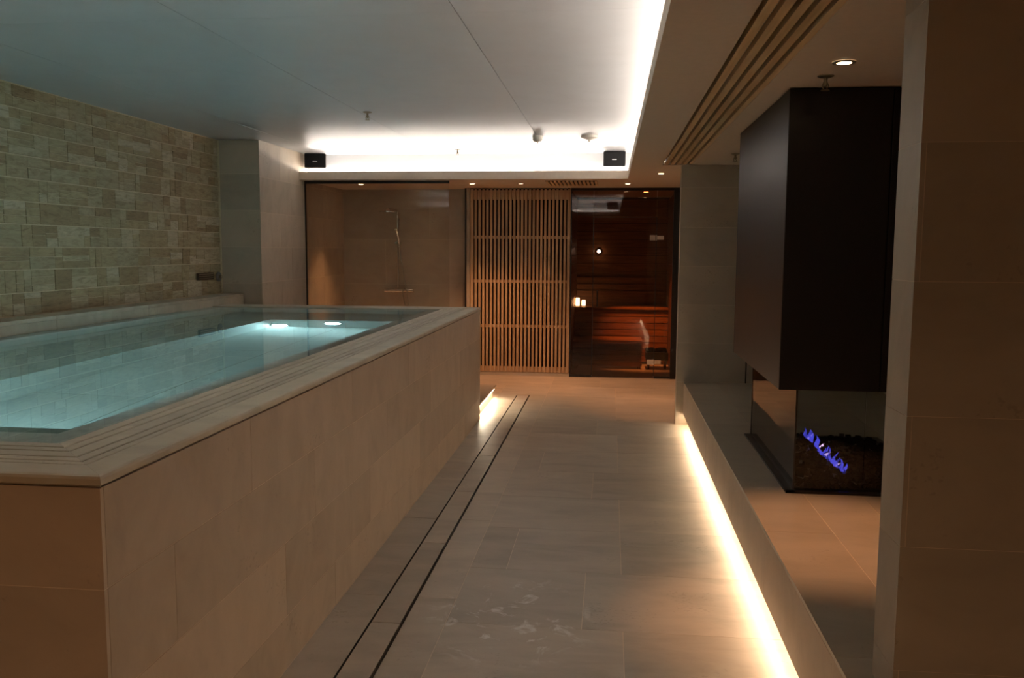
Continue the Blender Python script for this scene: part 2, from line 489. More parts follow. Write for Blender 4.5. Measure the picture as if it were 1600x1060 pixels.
trim = MB().box((XS, YF, ZC - 0.006), (XS + 0.03, YCOL, ZC)).box((XS, YCOL - 0.006, 1.17), (XS + 0.034, YCOL + 0.0, ZC))
trim.build('edge_trim', 'wgrout', wl)

# ---- corner column and wall behind the shower
wc = struct('wall_column', MB().box((XS - 0.2, YCOL + 0.0012, 0), (XCOL - 0.0012, 11.44, ZC)).build('wall_column', 'grout'),
            'tiled corner column between the stone wall and the shower')
vz = [0.0, 0.17, 0.54, 0.91, 1.28, 1.655, 2.03, 2.40, ZC]
tile_face(wc, 'y', YCOL, 0.02, None, None, [[XS, XCOL]], vz, 'wallt')
tile_face(wc, 'x', XCOL, -0.02, None, None, [[YCOL, 9.187, YG], [YCOL, 9.5, YG]], [0.0, 0.57, 0.93, 1.29, 1.651, 2.01, 2.37, ZC], 'wallt')
tile_face(wc, 'x', XCOL, -0.02, None, None, [[YG, 10.6, 11.42]], [0.0, 0.57, 0.93, 1.29, 1.651, 2.01, 2.37, ZS], 'wallt')
wb = struct('wall_back', MB().box((XCOL - 0.1, 11.4212, 0), (-1.83, 11.6, ZS + 0.1)).build('wall_back', 'grout'),
            'beige tiled back wall of the shower')
tile_face(wb, 'y', 11.42, 0.02, None, None, [[XCOL, -3.0, -1.9 + 0.03], [XCOL, -2.4, -1.87]], [0.0, 0.57, 1.17, 1.77, ZS], 'wallt')

# ---- end wall of the ledge (right) and hidden closures
wr = struct('wall_pier', MB().box((XW + 0.0012, YW + 0.0012, 0), (XR, YW + 0.09, ZS)).build('wall_pier', 'grout'),
            'tiled end wall behind the fireplace ledge')
tile_face(wr, 'y', YW, 0.02, None, None, [[XW, 1.25, 1.85, XR], [XW, 1.55, XR]], [0.0, 0.408, 0.78, 1.14, 1.50, 1.86, 2.22, ZS], 'wallt')
tile_face(wr, 'x', XW, 0.02, None, None, [[YW + 0.022, YW + 0.09]], [0.0, 0.408, 0.78, 1.14, 1.50, 1.86, 2.22, ZS], 'wallt')
struct('wall_right', MB().box((XR, YF, 0), (XR + 0.1, YW + 0.1, ZC)).build('wall_right', 'wallt'), 'plain beige wall at the far right')
struct('wall_recess', MB().box((0.86, YW + 0.09, 0), (1.0, 13.4, ZS)).build('wall_recess', 'wallt'), 'beige wall beside the sauna front')
struct('wall_front', MB().box((XS - 0.2, YF - 0.1, 0), (XR + 0.1, YF, ZC + 0.1)).build('wall_front', 'wallt'), 'plain beige wall behind the viewer')

# ---- near pillar on the right
PX, PY0, PY1 = 0.787, 2.370, 2.549
wp = struct('wall_pillar', MB().box((PX + 0.0012, PY0 + 0.0012, ZL), (XR, PY1, ZS)).build('wall_pillar', 'grout'),
            'tiled pillar at the right edge beside the ledge')
pz = [ZL, 0.509, 0.857, 1.214, 1.571, 1.929, 2.286, ZS]
for j in range(len(pz) - 1):
    z0, z1 = pz[j] + G * .6, pz[j + 1] - G * .6
    lap = 0.013 if j % 2 == 0 else 0.0
    box('tile', (PX, PY0 + (0 if lap else 0.013), z0), (PX + 0.0125, PY1, z1), 'wallt', wp)
    box('tile', (PX + (lap + 0.002 if lap else 0.0), PY0 + (0.0005 if lap else 0.0), z0), (1.55 - G, PY0 + 0.0125, z1), 'wallt', wp)
    box('tile', (1.55 + G, PY0, z0), (XR, PY0 + 0.0125, z1), 'wallt', wp)

# ---- ceilings
ce = struct('ceiling', MB().box((XS - 0.1, 1.7, ZC + 0.012), (0.6, 10.25, ZC + 0.1)).build('ceiling', 'dark'),
            'high ceiling of smooth pale panels above the pool')
cx = [XS, -3.3, -2.03, -0.73, 0.55]
cyy = [1.8, 2.9, 4.1, 5.3, 6.5, 7.7, 8.9, 10.05]
for i in range(len(cx) - 1):
    for j in range(len(cyy) - 1):
        g = 0.0018
        box('ceiling_panel', (cx[i] + g, cyy[j] + g * .4, ZC), (cx[i + 1] - g, cyy[j + 1] - g * .4, ZC + 0.02), 'ceil', ce)
so = MB()
T = 0.03
so.box((XE, YN, ZS), (0.456, YW, ZS + T))
so.box((0.723, YN, ZS), (XR, YW, ZS + T))
so.box((XE, YW, ZS), (XR, YLIP, ZS + T))
so.box((XCOL, YLIP, ZS), (XR, 13.4, ZS + T))
so.box((XS, YF, ZS), (0.456, YN, ZS + T))
so.box((0.456, YF, ZS), (0.723, -0.4, ZS + T))
so.box((0.723, YF, ZS), (XR, YN, ZS + T))
sof = struct('ceiling_soffit', so.build('ceiling_soffit', 'soffit'), 'lowered ceiling around the lit cove')
lipm = MB()
lipm.box((XE, YN, ZS + T), (XE + 0.02, YLIP, 2.517))
lipm.box((XCOL, YLIP, ZS + T), (XE + 0.02, YLIP + 0.02, 2.517))
lipm.box((XS, YN - 0.02, ZS + T), (XE + 0.02, YN, 2.517))
lipm.build('cove_lip', 'soffit', sof)
up_ = MB()
up_.box((0.50, 1.8, ZS + T), (0.53, 10.05, ZC))
up_.box((XCOL, 10.05, ZS + T), (0.53, 10.08, ZC))
up_.box((XS, 1.77, ZS + T), (0.53, 1.8, ZC))
up_.build('cove_wall', 'cove', sof)
MB().box((0.400, YN, ZS + T), (0.4345, YLIP, 2.4835)).box((XCOL, 10.015, ZS + T), (XE + 0.2, 10.0495, 2.4835)).box((XS, 1.8005, ZS + T), (XE + 0.2, 1.835, 2.4835)).build('led_rail', 'cove', sof)
MB().box((0.44, YF, ZS + 0.14), (0.74, YW, ZS + 0.16)).box((0.44, YF, ZS + T), (0.456, YW, ZS + 0.14)).box((0.723, YF, ZS + T), (0.74, YW, ZS + 0.14)).build('slat_trench', 'dark', sof)

# ================================================================== POOL
pool = thing('pool', (-2.5, 5.1, 0), 'raised pool block clad in beige limestone along the stone wall', 'pool')
# inner outline of the rim
RI = 0.32
xi, yi0, yi1 = XP - RI, YP0 + RI, YP1 - RI
XLED = -3.78                      # face of the stone ledge at the left
WZ = 1.083
core = MB()
core.box((XLED + 0.001, YP0 + 0.0012, 0.0), (XP - 0.10, YP0 + 0.10, 1.03))
core.box((XP - 0.10, YP0 + 0.0012, 0.0), (XP - 0.0012, YP1 - 0.0012, 1.055))
core.box((XLED + 0.001, YP1 - 0.10, 0.0), (XP - 0.10, YP1 - 0.0012, 1.03))
core.build('core', 'grout', pool)
ch = MB()                          # overflow channel under the grate bars
ch.box((XP - RI - 0.01, YP0 + 0.09, 1.0), (XP - 0.09, YP1 - 0.09, 1.035))
ch.box((XLED + .001, YP0 + 0.09, 1.0), (XP - RI, YP0 + RI + 0.01, 1.035))
ch.box((XLED + .001, YP1 - RI - 0.01, 1.0), (XP - RI, YP1 - 0.09, 1.035))
ch.build('overflow_channel', 'groove', pool)
rows = [0.0, 0.208, 0.503, 0.797, 1.058]
tile_face(pool, 'x', XP, -0.014, None, None, [*[[YP0 + 0.0145] + joints(YP0, YP1, 1.2, o)[1:] for o in (0.6, 1.2, 0.35, 0.9)]], rows, 'clad')
tile_face(pool, 'y', YP0, 0.014, None, None, [[XLED + 0.001, -3.3, -2.3, XP + G - 0.0002], [XLED + 0.001, -2.8, -1.8, XP + G - 0.0002]], rows, 'clad')
tile_face(pool, 'y', YP1, -0.014, None, None, [[XLED + 0.001, -3.3, -2.3, XP + G - 0.0002]], rows, 'clad')

def ring_bar(name, prof, mat):
    """three mitred bars (near, right, far); prof: closed outline of (distance from outer edge, z)"""
    def sweep(f0, f1):
        mb = MB(); k = len(prof)
        mb.v = [f0(d) + (z,) for d, z in prof] + [f1(d) + (z,) for d, z in prof]
        mb.f = [tuple(range(k)), tuple(reversed(range(k, 2 * k)))] + [(i, (i + 1) % k, k + (i + 1) % k, k + i) for i in range(k)]
        return mb.build(name, mat, pool)
    e = 0.0004
    sweep(lambda d: (XLED + .001, YP0 + d), lambda d: (XP - d - e, YP0 + d))
    sweep(lambda d: (XP - d, YP0 + d + e), lambda d: (XP - d, YP1 - d - e))
    sweep(lambda d: (XP - d - e, YP1 - d), lambda d: (XLED + .001, YP1 - d))
ring_bar('rim_slab', [(0.004, 1.0595), (-0.004, 1.066), (-0.004, ZP - 0.010), (-0.001, ZP - 0.003), (0.006, ZP), (0.092, ZP), (0.092, 1.0595)], 'rim')
for d0, d1 in ((0.101, 0.127), (0.136, 0.169), (0.178, 0.229), (0.238, 0.271), (0.280, RI)):
    ring_bar('grate_bar', [(d0, 1.04), (d0, ZP - 0.003), (d0 + 0.002, ZP - 0.001), (d1 - 0.002, ZP - 0.001), (d1, ZP - 0.003), (d1, 1.04)], 'rim')

# basin: shelf just under the water, seat bench, floor
bs = MB()
ZSH = 1.062
sx, sy0, sy1 = xi - 0.115, yi0 + 0.165, yi1 - 0.10
xl = XLED + 0.001
bs.box((sx, yi0 - 0.0, 0.95), (xi + 0.0, yi1, ZSH))
bs.box((xl, yi0, 0.95), (sx, sy0, ZSH))
bs.box((xl, sy1, 0.95), (sx, yi1, ZSH))
bs.box((xl, sy0, 0.95), (xl + 0.12, sy1, ZSH))
bs.build('submerged_shelf', 'shelf', pool)
ZB, ZF = 0.64, 0.10
bx, by = -2.86, 7.06
inn = MB()
inn.box((sx, yi0, 0.05), (xi, yi1, 0.95))                 # right wall
inn.box((xl, yi0, 0.05), (sx, sy0, 0.95))                 # near wall
inn.box((xl, sy1, 0.05), (sx, yi1, 0.95))                 # far wall
inn.box((xl + 0.001, sy0, 0.05), (xl + 0.12, sy1, 0.95))   # left wall
inn.build('basin_wall', 'basin', pool)
MB().box((xl + 0.12, sy0, 0.05), (bx, sy1, ZB)).box((bx, by, 0.05), (sx, sy1, ZB)).build('seat_bench', 'basin', pool)
MB().box((xl, sy0, 0.9), (sx, sy0 + 0.13, 0.99)).build('entry_tread', 'tread', pool)
bf = MB().box((bx, sy0, 0.02), (sx, by, ZF - 0.006)).build('basin_floor', 'groove', pool)
fx = [bx, -2.26, sx]
fyy = joints(sy0, by, 0.78)
for i in range(2):
    for j in range(len(fyy) - 1):
        box('basin_tile', (fx[i] + 0.003, fyy[j] + 0.003, ZF - 0.01), (fx[i + 1] - 0.003, fyy[j + 1] - 0.003, ZF), 'basin', pool)
def pool_lamp(c, d):
    p = MB().lathe([(0.085, 0.0), (0.085, 0.012 * d), (0.07, 0.02 * d)], c, 'y', 20).build('pool_lamp', 'chrome', pool, smooth=True)
    MB().lathe([(0.066, 0.0195 * d), (0.066, 0.024 * d)], c, 'y', 20).build('lamp_lens', 'pool_l', p)
pool_lamp((-2.772, by - 0.001, 0.187), -1)
pool_lamp((-2.31, by - 0.001, 0.40), -1)
for x in (-2.5, -1.95):
    pool_lamp((x, sy0 + 0.001, 0.52), 1)

# stone ledge along the stone wall
lw = thing('pool_ledge', (-3.9, 5.0, 0), 'raised cream stone ledge between the pool water and the stone wall', 'ledge')
MB().box((XS + 0.045, YP0, 0.0), (XLED - 0.052, YCOL - 0.002, 1.15)).build('core', 'grout', lw)
lj = joints(YP0, YCOL - 0.002, 1.2)
for i in range(len(lj) - 1):
    box('ledge_slab', (XS + 0.041, lj[i] + G, 1.15), (XLED, lj[i + 1] - G, 1.174), 'rim', lw)
    box('face_tile', (XLED - 0.05, lj[i] + G, 1.0), (XLED, lj[i + 1] - G, 1.148), 'rim', lw)
# water
wv = [(XLED, yi0, WZ), (xi, yi0, WZ), (xi, yi1, WZ), (XLED, yi1, WZ)]
me = bpy.data.meshes.new('pool_water'); me.from_pydata([(a + 2.67, b - 5.1, 0) for a, b, c in wv], [], [(0, 1, 2, 3)])
me.materials.append(M['water'])
tag(link('pool_water', me, (-2.67, 5.1, WZ)), 'clear still teal pool water lit from below', 'water')

# ---- wall fittings over the ledge
ov = thing('wall_grille', (XS + 0.03, 8.24, 1.36), 'small brown recessed plate low on the stone wall near the corner', 'vent')
MB().box((XS + 0.02, 8.077, 1.328), (XS + 0.042, 8.405, 1.396)).build('frame', 'groove', ov)
for k in range(3):
    box('slat', (XS + 0.042, 8.09, 1.338 + k * 0.02), (XS + 0.046, 8.392, 1.348 + k * 0.02), 'brass', ov)
kn = thing('wall_valve', (XS + 0.03, 8.53, 1.35), 'small round dark valve on the stone wall beside the brown plate', 'valve')
MB().lathe([(0.05, 0), (0.05, 0.012), (0.042, 0.018)], (XS + 0.03, 8.53, 1.35), 'x', 18).build('plate', 'grey_plastic', kn, smooth=True)
MB().lathe([(0.02, 0.015), (0.018, 0.04)], (XS + 0.03, 8.53, 1.35), 'x', 12).build('knob', 'brass', kn, smooth=True)

# ---- step at the far end of the pool
st = thing('pool_step', (-1.8, 8.85, 0), 'low stone step with lit underside at the far pool corner', 'step')
SX0, SX1, SY0, SY1 = -2.6, -1.243, YP1 + 0.004, 9.474
MB().box((SX0, SY0, 0.0), (SX1 - 0.035, SY1 - 0.035, 0.122)).build('riser_core', 'rim', st)
for a, b in ((SX0, -1.95), (-1.95, SX1)):
    bevel(box('tread_slab', (a + G, SY0, 0.122), (b, SY1, 0.147), 'ledge', st), 0.003)
led = box('led_strip', (SX1 - 0.030, SY0 + 0.03, 0.108), (SX1 - 0.012, SY1 - 0.06, 0.1215), 'led_s')
tag(led, 'short glowing LED strip under the pool step edge', 'led strip')

# ================================================================== LEDGE WITH FIREPLACE
YL0 = 1.6
lg = thing('stone_ledge', (1.4, 5.0, 0), 'long low floating limestone ledge running under the fireplace', 'ledge')
MB().box((XL + 0.0012, YL0, ZL0 + 0.01), (XR - .002, YW - 0.003, ZL - 0.0012)).box((XL + 0.1272, YL0, 0.0), (XR - .002, YW - 0.003, ZL0 + 0.01)).build('core', 'grout', lg)
tj = [YL0, 2.65, 3.85, 5.05, 6.25, 7.25, YW - 0.003]
tj2 = [YL0, 2.05, 3.25, 4.45, 5.65, 6.75, YW - 0.003]
for k, (a, b) in enumerate(((XL, 1.0), (1.0, 1.285), (1.285, 1.85), (1.85, XR - .002))):
    jj = tj if k % 2 == 0 else tj2
    for i in range(len(jj) - 1):
        box('top_slab', (a + (0 if k == 0 else G), jj[i] + G, ZL - 0.016), (b - G, jj[i + 1] - G, ZL), 'ledge', lg)
for i in range(len(tj) - 1):
    box('front_slab', (XL, tj[i] + G * .6, ZL0), (XL + 0.014, tj[i + 1] - G * .6, ZL - 0.018), 'clad', lg)
    box('kick_tile', (XL + 0.126, tj[i] + G, 0.0), (XL + 0.14, tj[i + 1] - G, ZL0), 'clad', lg)
led2 = box('led_strip', (XL + 0.02, YL0, ZL0 - 0.012), (XL + 0.034, YW - 0.05, ZL0 + 0.009), 'led_l')
tag(led2, 'long glowing LED strip under the fireplace ledge edge', 'led strip')

# fireplace
FX0, FX1, FY0, FY1, FZ = 0.840, 1.78, 4.385, 5.993, 0.962
fp = thing('fireplace', (1.3, 5.2, ZL), 'suspended black steel hood over a glazed gas fireplace on the ledge', 'fireplace')
MB().box((FX0 + 0.02, FY0 + 0.02, FZ + 0.02), (FX1 - 0.02, FY1 - 0.02, ZS - 0.002)).build('hood_core', 'black', fp)
bevel(box('side_panel', (FX0, FY0 + 0.001, FZ), (FX0 + 0.02, FY1, ZS - 0.006), 'hood', fp), 0.002)
bevel(box('front_panel', (FX0 + 0.0, FY0 - 0.006, FZ), (1.318, FY0 + 0.0, ZS - 0.006), 'hood', fp), 0.002)
bevel(box('front_panel', (1.323, FY0 - 0.004, FZ), (FX1, FY0 + 0.0, ZS - 0.006), 'hood', fp), 0.002)
box('back_panel', (FX0, FY1, FZ), (FX1, FY1 + 0.006, ZS - 0.006), 'hood', fp)
box('side_panel', (FX1 - 0.02, FY0 + 0.001, FZ), (FX1, FY1, ZS - 0.006), 'hood', fp)
MB().box((FX0 + 0.02, FY0, FZ), (FX1 - 0.02, FY1, FZ + 0.02)).build('hood_base', 'hood', fp)
TX0, TX1, TY0, TY1 = 0.914, 1.78, 4.485, 5.90
tr = MB()
tr.box((TX0, TY0, ZL), (TX1, TY1, ZL + 0.004))
tr.box((TX0, TY0, ZL + 0.004), (TX0 + 0.045, TY1, ZL + 0.012)); tr.box((TX1 - 0.045, TY0, ZL + 0.004), (TX1, TY1, ZL + 0.012))
tr.box((TX0, TY0, ZL + 0.004), (TX1, TY0 + 0.03, ZL + 0.012)); tr.box((TX0, TY1 - 0.03, ZL + 0.004), (TX1, TY1, ZL + 0.012))
tr.build('tray', 'black', fp)
GX0, GY0, GY1 = 0.955, 4.515, 5.87
box('glass_pane', (GX0, GY0, ZL + 0.012), (1.298, GY0 + 0.005, FZ + 0.01), 'fglass', fp)
box('glass_pane', (1.302, GY0, ZL + 0.012), (TX1 - 0.04, GY0 + 0.005, FZ + 0.01), 'fglass', fp)
box('glass_pane', (GX0, GY0 + 0.006, ZL + 0.012), (GX0 + 0.005, GY1, FZ + 0.01), 'fglass', fp)
box('corner_strip', (GX0 - 0.003, GY0 - 0.003, ZL + 0.012), (GX0 + 0.006, GY0, FZ), 'black', fp)
box('corner_strip', (GX0 - 0.003, GY1, ZL + 0.012), (GX0 + 0.012, GY1 + 0.012, FZ), 'black', fp)
box('corner_strip', (1.235, GY1, ZL + 0.012), (1.245, GY1 + 0.012, FZ), 'black', fp)
pb = MB()
rg = random.Random(3)
for k in range(620):
    x = rg.uniform(1.0, TX1 - 0.06); y = rg.uniform(GY0 + 0.05, GY1 - 0.04)
    r = rg.uniform(0.016, 0.032); zc = ZL + 0.006 + r * .4
    h = rg.uniform(.5, .8); a = rg.uniform(0, 3)
    pts = [Vector((math.cos(a + q * 2.094) * r, math.sin(a + q * 2.094) * r, -r * .3)) for q in range(3)] + \
          [Vector((math.cos(a + 1 + q * 2.094) * r * .7, math.sin(a + 1 + q * 2.094) * r * .7, r * h)) for q in range(3)]
    n = len(pb.v); pb.v += [tuple(p + Vector((x, y, zc))) for p in pts]
    pb.f += [(n + 3, n + 4, n + 5)] + [(n + q, n + (q + 1) % 3, n + 3 + q) for q in range(3)] + [(n + (q + 1) % 3, n + 3 + (q + 1) % 3, n + 3 + q) for q in range(3)]
tag(pb.build('ember_stones', 'pebble', fp), 'bed of black stones', kind='stuff')
for y in (5.84,):
    box('burner_clip', (1.27, y, ZL + 0.01), (1.30, y + 0.015, ZL + 0.04), 'black', fp)
    box('burner_clip', (1.52, y, ZL + 0.01), (1.55, y + 0.015, ZL + 0.04), 'black', fp)
# flames: thin rising tongues along the burner line
def tongue(x, y, h, r, lean, mat):
    mb = MB(); b = 0
    n = 8; prof = [(0.35, 0), (0.9, .18), (1.0, .35), (.7, .6), (.35, .82), (.06, 1)]
    for q, (pr_, t) in enumerate(prof):
        for i in range(n):
            a = 2 * math.pi * i / n
            mb.v.append((x + lean[0] * t * t + math.cos(a) * r * pr_ * .5 + .006 * math.sin(7 * t + x * 90),
                         y + lean[1] * t * t + math.sin(a) * r * pr_, ZL + 0.03 + h * t))
    for j in range(len(prof) - 1):
        for i in range(n):
            mb.f.append((j * n + i, j * n + (i + 1) % n, (j + 1) * n + (i + 1) % n, (j + 1) * n + i))
    mb.f.append(tuple(reversed(range(n)))); mb.f.append(tuple((len(prof) - 1) * n + i for i in range(n)))
    return mb.build('flame', mat, fp, smooth=True)
for k in range(26):
    t = k / 25
    if k % 6 == 4: continue
    y = 5.70 - t * 0.90
    x = 1.282 + 0.014 * math.sin(7 * t + .5) + rg.uniform(-.012, .012)
    h = (0.028 + 0.035 * abs(math.sin(5 * t + .7))) * rg.uniform(.5, 1.5)
    tongue(x, y, h, rg.uniform(.014, .026), (rg.uniform(-.02, .02), rg.uniform(-.05, .05)), 'flame')
for x, y, h in ((1.285, 5.66, .05), (1.29, 5.22, .035), (1.285, 4.98, .025), (1.31, 5.45, .03)):
    tongue(x, y, h, .016, (.02, -.02), 'flame_w')

box('profile', (1.268, YW - 0.0008, ZL), (1.280, YW + 0.01, 2.2), 'black', wr)

# ================================================================== BACK: SCREEN, SAUNA, SHOWER
# slat screen
scn = thing('slat_screen', (-1.16, YB, 0), 'tall pale timber slat screen left of the sauna glass', 'screen')
NS = 26; s0, s1 = -1.792, -0.540
for i in range(NS):
    x = s0 + (s1 - s0) * i / (NS - 1)
    wd = 0.0140 if 0 < i < NS - 1 else 0.019
    box('slat', (x - wd, YB - 0.015, 0.05), (x + wd, YB + 0.030, 2.412), 'screen', scn)
for z, hh in ((2.34, .06), (1.80, .018), (1.232, .018), (0.65, .018), (0.085, .035)):
    box('rail', (-1.80, YB + 0.004, z - hh), (-0.530, YB + 0.026, z + hh), 'screen', scn)
tag(MB().box((-1.82, YB - 0.01, 0), (-0.516, YB + 0.05, 0.045)).build('trim_1', 'floor'), 'low stone plinth below the slat screen', None, None, 'structure')
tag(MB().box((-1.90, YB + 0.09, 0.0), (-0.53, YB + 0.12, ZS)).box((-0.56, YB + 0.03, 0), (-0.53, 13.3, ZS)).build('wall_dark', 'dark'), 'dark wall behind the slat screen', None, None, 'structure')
tag(MB().box((-1.885, YB - 0.01, 0), (-1.865, 11.42, ZS)).build('trim_2', 'black'), 'thin black vertical edge profile beside the slat screen', None, None, 'structure')
tag(MB().box((-1.865, YB + 0.0, 0), (-1.82, YB + 0.03, ZS)).build('trim_3', 'wallt'), 'narrow stone edge beside the slat screen', None, None, 'structure')

# sauna front
sg = thing('sauna_glazing', (0.15, YB, 0), 'smoked glass sauna front with a frameless hinged door', 'glass wall')
XA, XD0, XD1, XF0, XF1 = -0.514, -0.222, 0.568, 0.776, 0.848
box('glass_pane', (XA + 0.012, YB, 0.03), (XD0 - 0.006, YB + 0.008, 2.40), 'sglass', sg)
door = box('door', (XD0 + 0.004, YB, 0.012), (XD1 - 0.004, YB + 0.008, 2.055), 'sglass', sg)
box('glass_pane', (XD0 - 0.002, YB, 2.064), (XD1 - 0.002, YB + 0.008, 2.40), 'sglass', sg)
box('glass_pane', (XD1 + 0.006, YB, 0.03), (XF0, YB + 0.008, 2.40), 'sglass', sg)
fr = MB()
fr.box((XA - 0.002, YB - 0.01, 0), (XA + 0.012, YB + 0.02, 2.41))
fr.box((XF0, YB - 0.02, 0), (XF1, YB + 0.03, 2.41))
fr.box((XA, YB - 0.012, 2.395), (XF1, YB + 0.02, ZS))
fr.box((XA, YB - 0.006, 0.0), (XD0 - 0.004, YB + 0.014, 0.03))
fr.box((XD1 + 0.004, YB - 0.006, 0.0), (XF0, YB + 0.014, 0.03))
fr.build('frame', 'black', sg)
for a in (XD0 - 0.006, XD1 - 0.003):
    box('edge_seal', (a, YB - 0.001, 0.03), (a + 0.008, YB + 0.009, 2.06), 'black', sg)
box('edge_seal', (XD0, YB - 0.001, 2.056), (XD1, YB + 0.009, 2.063), 'black', sg)
for z in (1.80, 0.215):
    MB().box((0.485, YB - 0.012, z - 0.033), (0.56, YB - 0.001, z + 0.033)).box((0.572, YB - 0.012, z - 0.025), (0.66, YB - 0.001, z + 0.025)).lathe([(0.011, -0.036), (0.011, 0.036)], (0.566, YB - 0.01, z), 'z', 10).build('hinge', 'chrome', sg)
hd = MB().tube([(-0.165, YB - 0.0, 1.12), (-0.165, YB - 0.035, 1.12), (-0.165, YB - 0.035, 0.92), (-0.165, YB, 0.92)], 0.008)
hd.build('handle', 'black', door)

# sauna interior
si = struct('wall_sauna', MB().box((-0.53, 13.22, 0), (0.86, 13.3, ZS)).build('wall_sauna', 'dark'), 'dark horizontal timber boarding at the back of the sauna')
for k in range(20):
    z = 0.02 + k * 0.119
    box('plank', (-0.53, 13.20, z), (0.86, 13.22, z + 0.113), 'sauna', si)
    box('plank', (0.838, YB + 0.06, z), (0.858, 13.2, z + 0.113), 'sauna', si)
    box('plank', (-0.53, YB + 0.06, z), (-0.51, 13.2, z + 0.113), 'sauna', si)
def bench(name, y0, y1, z, x0, x1, nfront, label):
    t = thing(name, ((x0 + x1) / 2, (y0 + y1) / 2, 0), label, 'bench')
    n = max(2, int((y1 - y0) / 0.105)); st_ = (y1 - y0) / n
    for i in range(n):
        box('seat_board', (x0, y0 + i * st_, z - 0.028), (x1, y0 + (i + 1) * st_ - 0.014, z), 'sauna', t)
    hh = (z - 0.07) / nfront
    for i in range(nfront):
        box('front_board', (x0, y0 + 0.03, 0.04 + i * hh), (x1, y0 + 0.052, 0.04 + (i + 1) * hh - 0.012), 'sauna', t)
    for x in (x0 + 0.02, x1 - 0.06):
        box('bearer', (x, y0 + 0.06, 0.0), (x + 0.04, y1 - 0.02, z - 0.03), 'sauna', t)
    return t
bench('sauna_bench', 12.0, 12.55, 0.40, -0.505, 0.45, 4, 'lower timber sauna bench with horizontal front boards')
ub = bench('sauna_bench', 12.55, 13.15, 0.82, -0.505, 0.83, 8, 'upper timber sauna bench against the back boards')
for k in range(3):
    box('back_board', (-0.5, 13.14, 0.95 + k * 0.1), (0.83, 13.165, 1.03 + k * 0.1), 'sauna', ub)
for x in (-0.3, 0.6):
    box('back_bearer', (x, 13.165, 0.93), (x + 0.04, 13.199, 1.26), 'sauna', ub)
sl = thing('sauna_lamp', (0.45, 11.8, ZS), 'small amber lamp in the sauna ceiling over the benches', 'lamp')
MB().lathe([(0.05, 0), (0.045, -0.012)], (0.45, 11.8, ZS - .001), 'z', 18).build('ring', 'black', sl)
MB().lathe([(0.032, -0.013), (0.032, -0.014)], (0.45, 11.8, ZS - .001), 'z', 18).build('lens', 'saunaled', sl)
ld = bpy.data.lights.new('sauna_beam', 'SPOT'); ld.energy = SAUNA_W; ld.color = (1.0, 0.36, 0.10)
ld.spot_size = math.radians(42); ld.spot_blend = 0.9; ld.shadow_soft_size = 0.06
lo = bpy.data.objects.new('sauna_beam', ld); COL.objects.link(lo)
lo.parent = sl; lo.location = (0, 0, -0.04); lo.rotation_euler = (math.radians(17), 0, 0); lo['kind'] = 'helper'
ht = thing('sauna_heater', (0.66, 12.1, 0), 'low dark sauna heater at the right behind the glass', 'heater')
bevel(box('body', (0.50, 11.98, 0.13), (0.81, 12.35, 0.24), 'black', ht), 0.01)
for x in (0.53, 0.76):
    box('foot', (x, 12.05, 0.0), (x + 0.025, 12.30, 0.13), 'black', ht)
rs = random.Random(5)
stn = MB()
for k in range(40):
    stn.lathe([(0.012, -0.02), (0.03, 0.0), (0.012, 0.022)], (rs.uniform(.53, .78), rs.uniform(12.02, 12.32), 0.255), 'z', 6)
tag(stn.build('heater_stones', 'pebble', ht), kind='stuff')
for k, (x, y, h, lab) in enumerate(((-0.470, 12.66, 0.12, 'taller glowing candle lantern at the left end of the sauna bench'), (-0.385, 12.70, 0.085, 'shorter glowing candle lantern next to the taller one in the sauna'))):
    ln = thing('candle_lantern', (x, y, 0.8205), lab, 'lantern', 'candle lanterns in the sauna')
    box('base', (x - .034, y - .034, 0.82), (x + .034, y + .034, 0.83), 'black', ln)
    MB().lathe([(.028, 0), (.030, h * .5), (.026, h)], (x, y, 0.832), 'z', 14).build('glow_glass', 'candle', ln, smooth=True)
    box('lid', (x - .032, y - .032, 0.832 + h), (x + .032, y + .032, 0.84 + h), 'black', ln)
sn = thing('wall_sconce', (-0.18, 13.15, 1.62), 'small round white lamp glowing on the sauna back wall', 'lamp')
MB().lathe([(0.05, 13.2), (0.05, 13.185), (0.03, 13.17)], (-0.18, 0, 1.62), 'y', 16).build('back_plate', 'black', sn)
MB().lathe([(0.02, 13.17), (0.028, 13.15), (0.022, 13.132), (0.008, 13.125)], (-0.18, 0, 1.62), 'y', 16).build('globe', 'sconce', sn, smooth=True)

# shower screen
sh = thing('shower_screen', (-2.7, YG, 0), 'tall clear glass shower screen with black top rail behind the pool', 'glass screen')
box('glass_pane', (XCOL + 0.014, YG, 0.012), (-1.86, YG + 0.008, 2.40), 'glass', sh)
MB().box((XCOL + 0.002, YG - 0.010, 2.395), (-1.86, YG + 0.018, ZS - 0.001)).build('top_rail', 'black', sh)
MB().box((XCOL + 0.001, YG - 0.008, 0.0), (XCOL + 0.014, YG + 0.016, 2.395)).build('side_channel', 'black', sh)
MB().box((XCOL + 0.014, YG - 0.008, 0.0), (-1.86, YG + 0.016, 0.012)).build('floor_channel', 'black', sh)

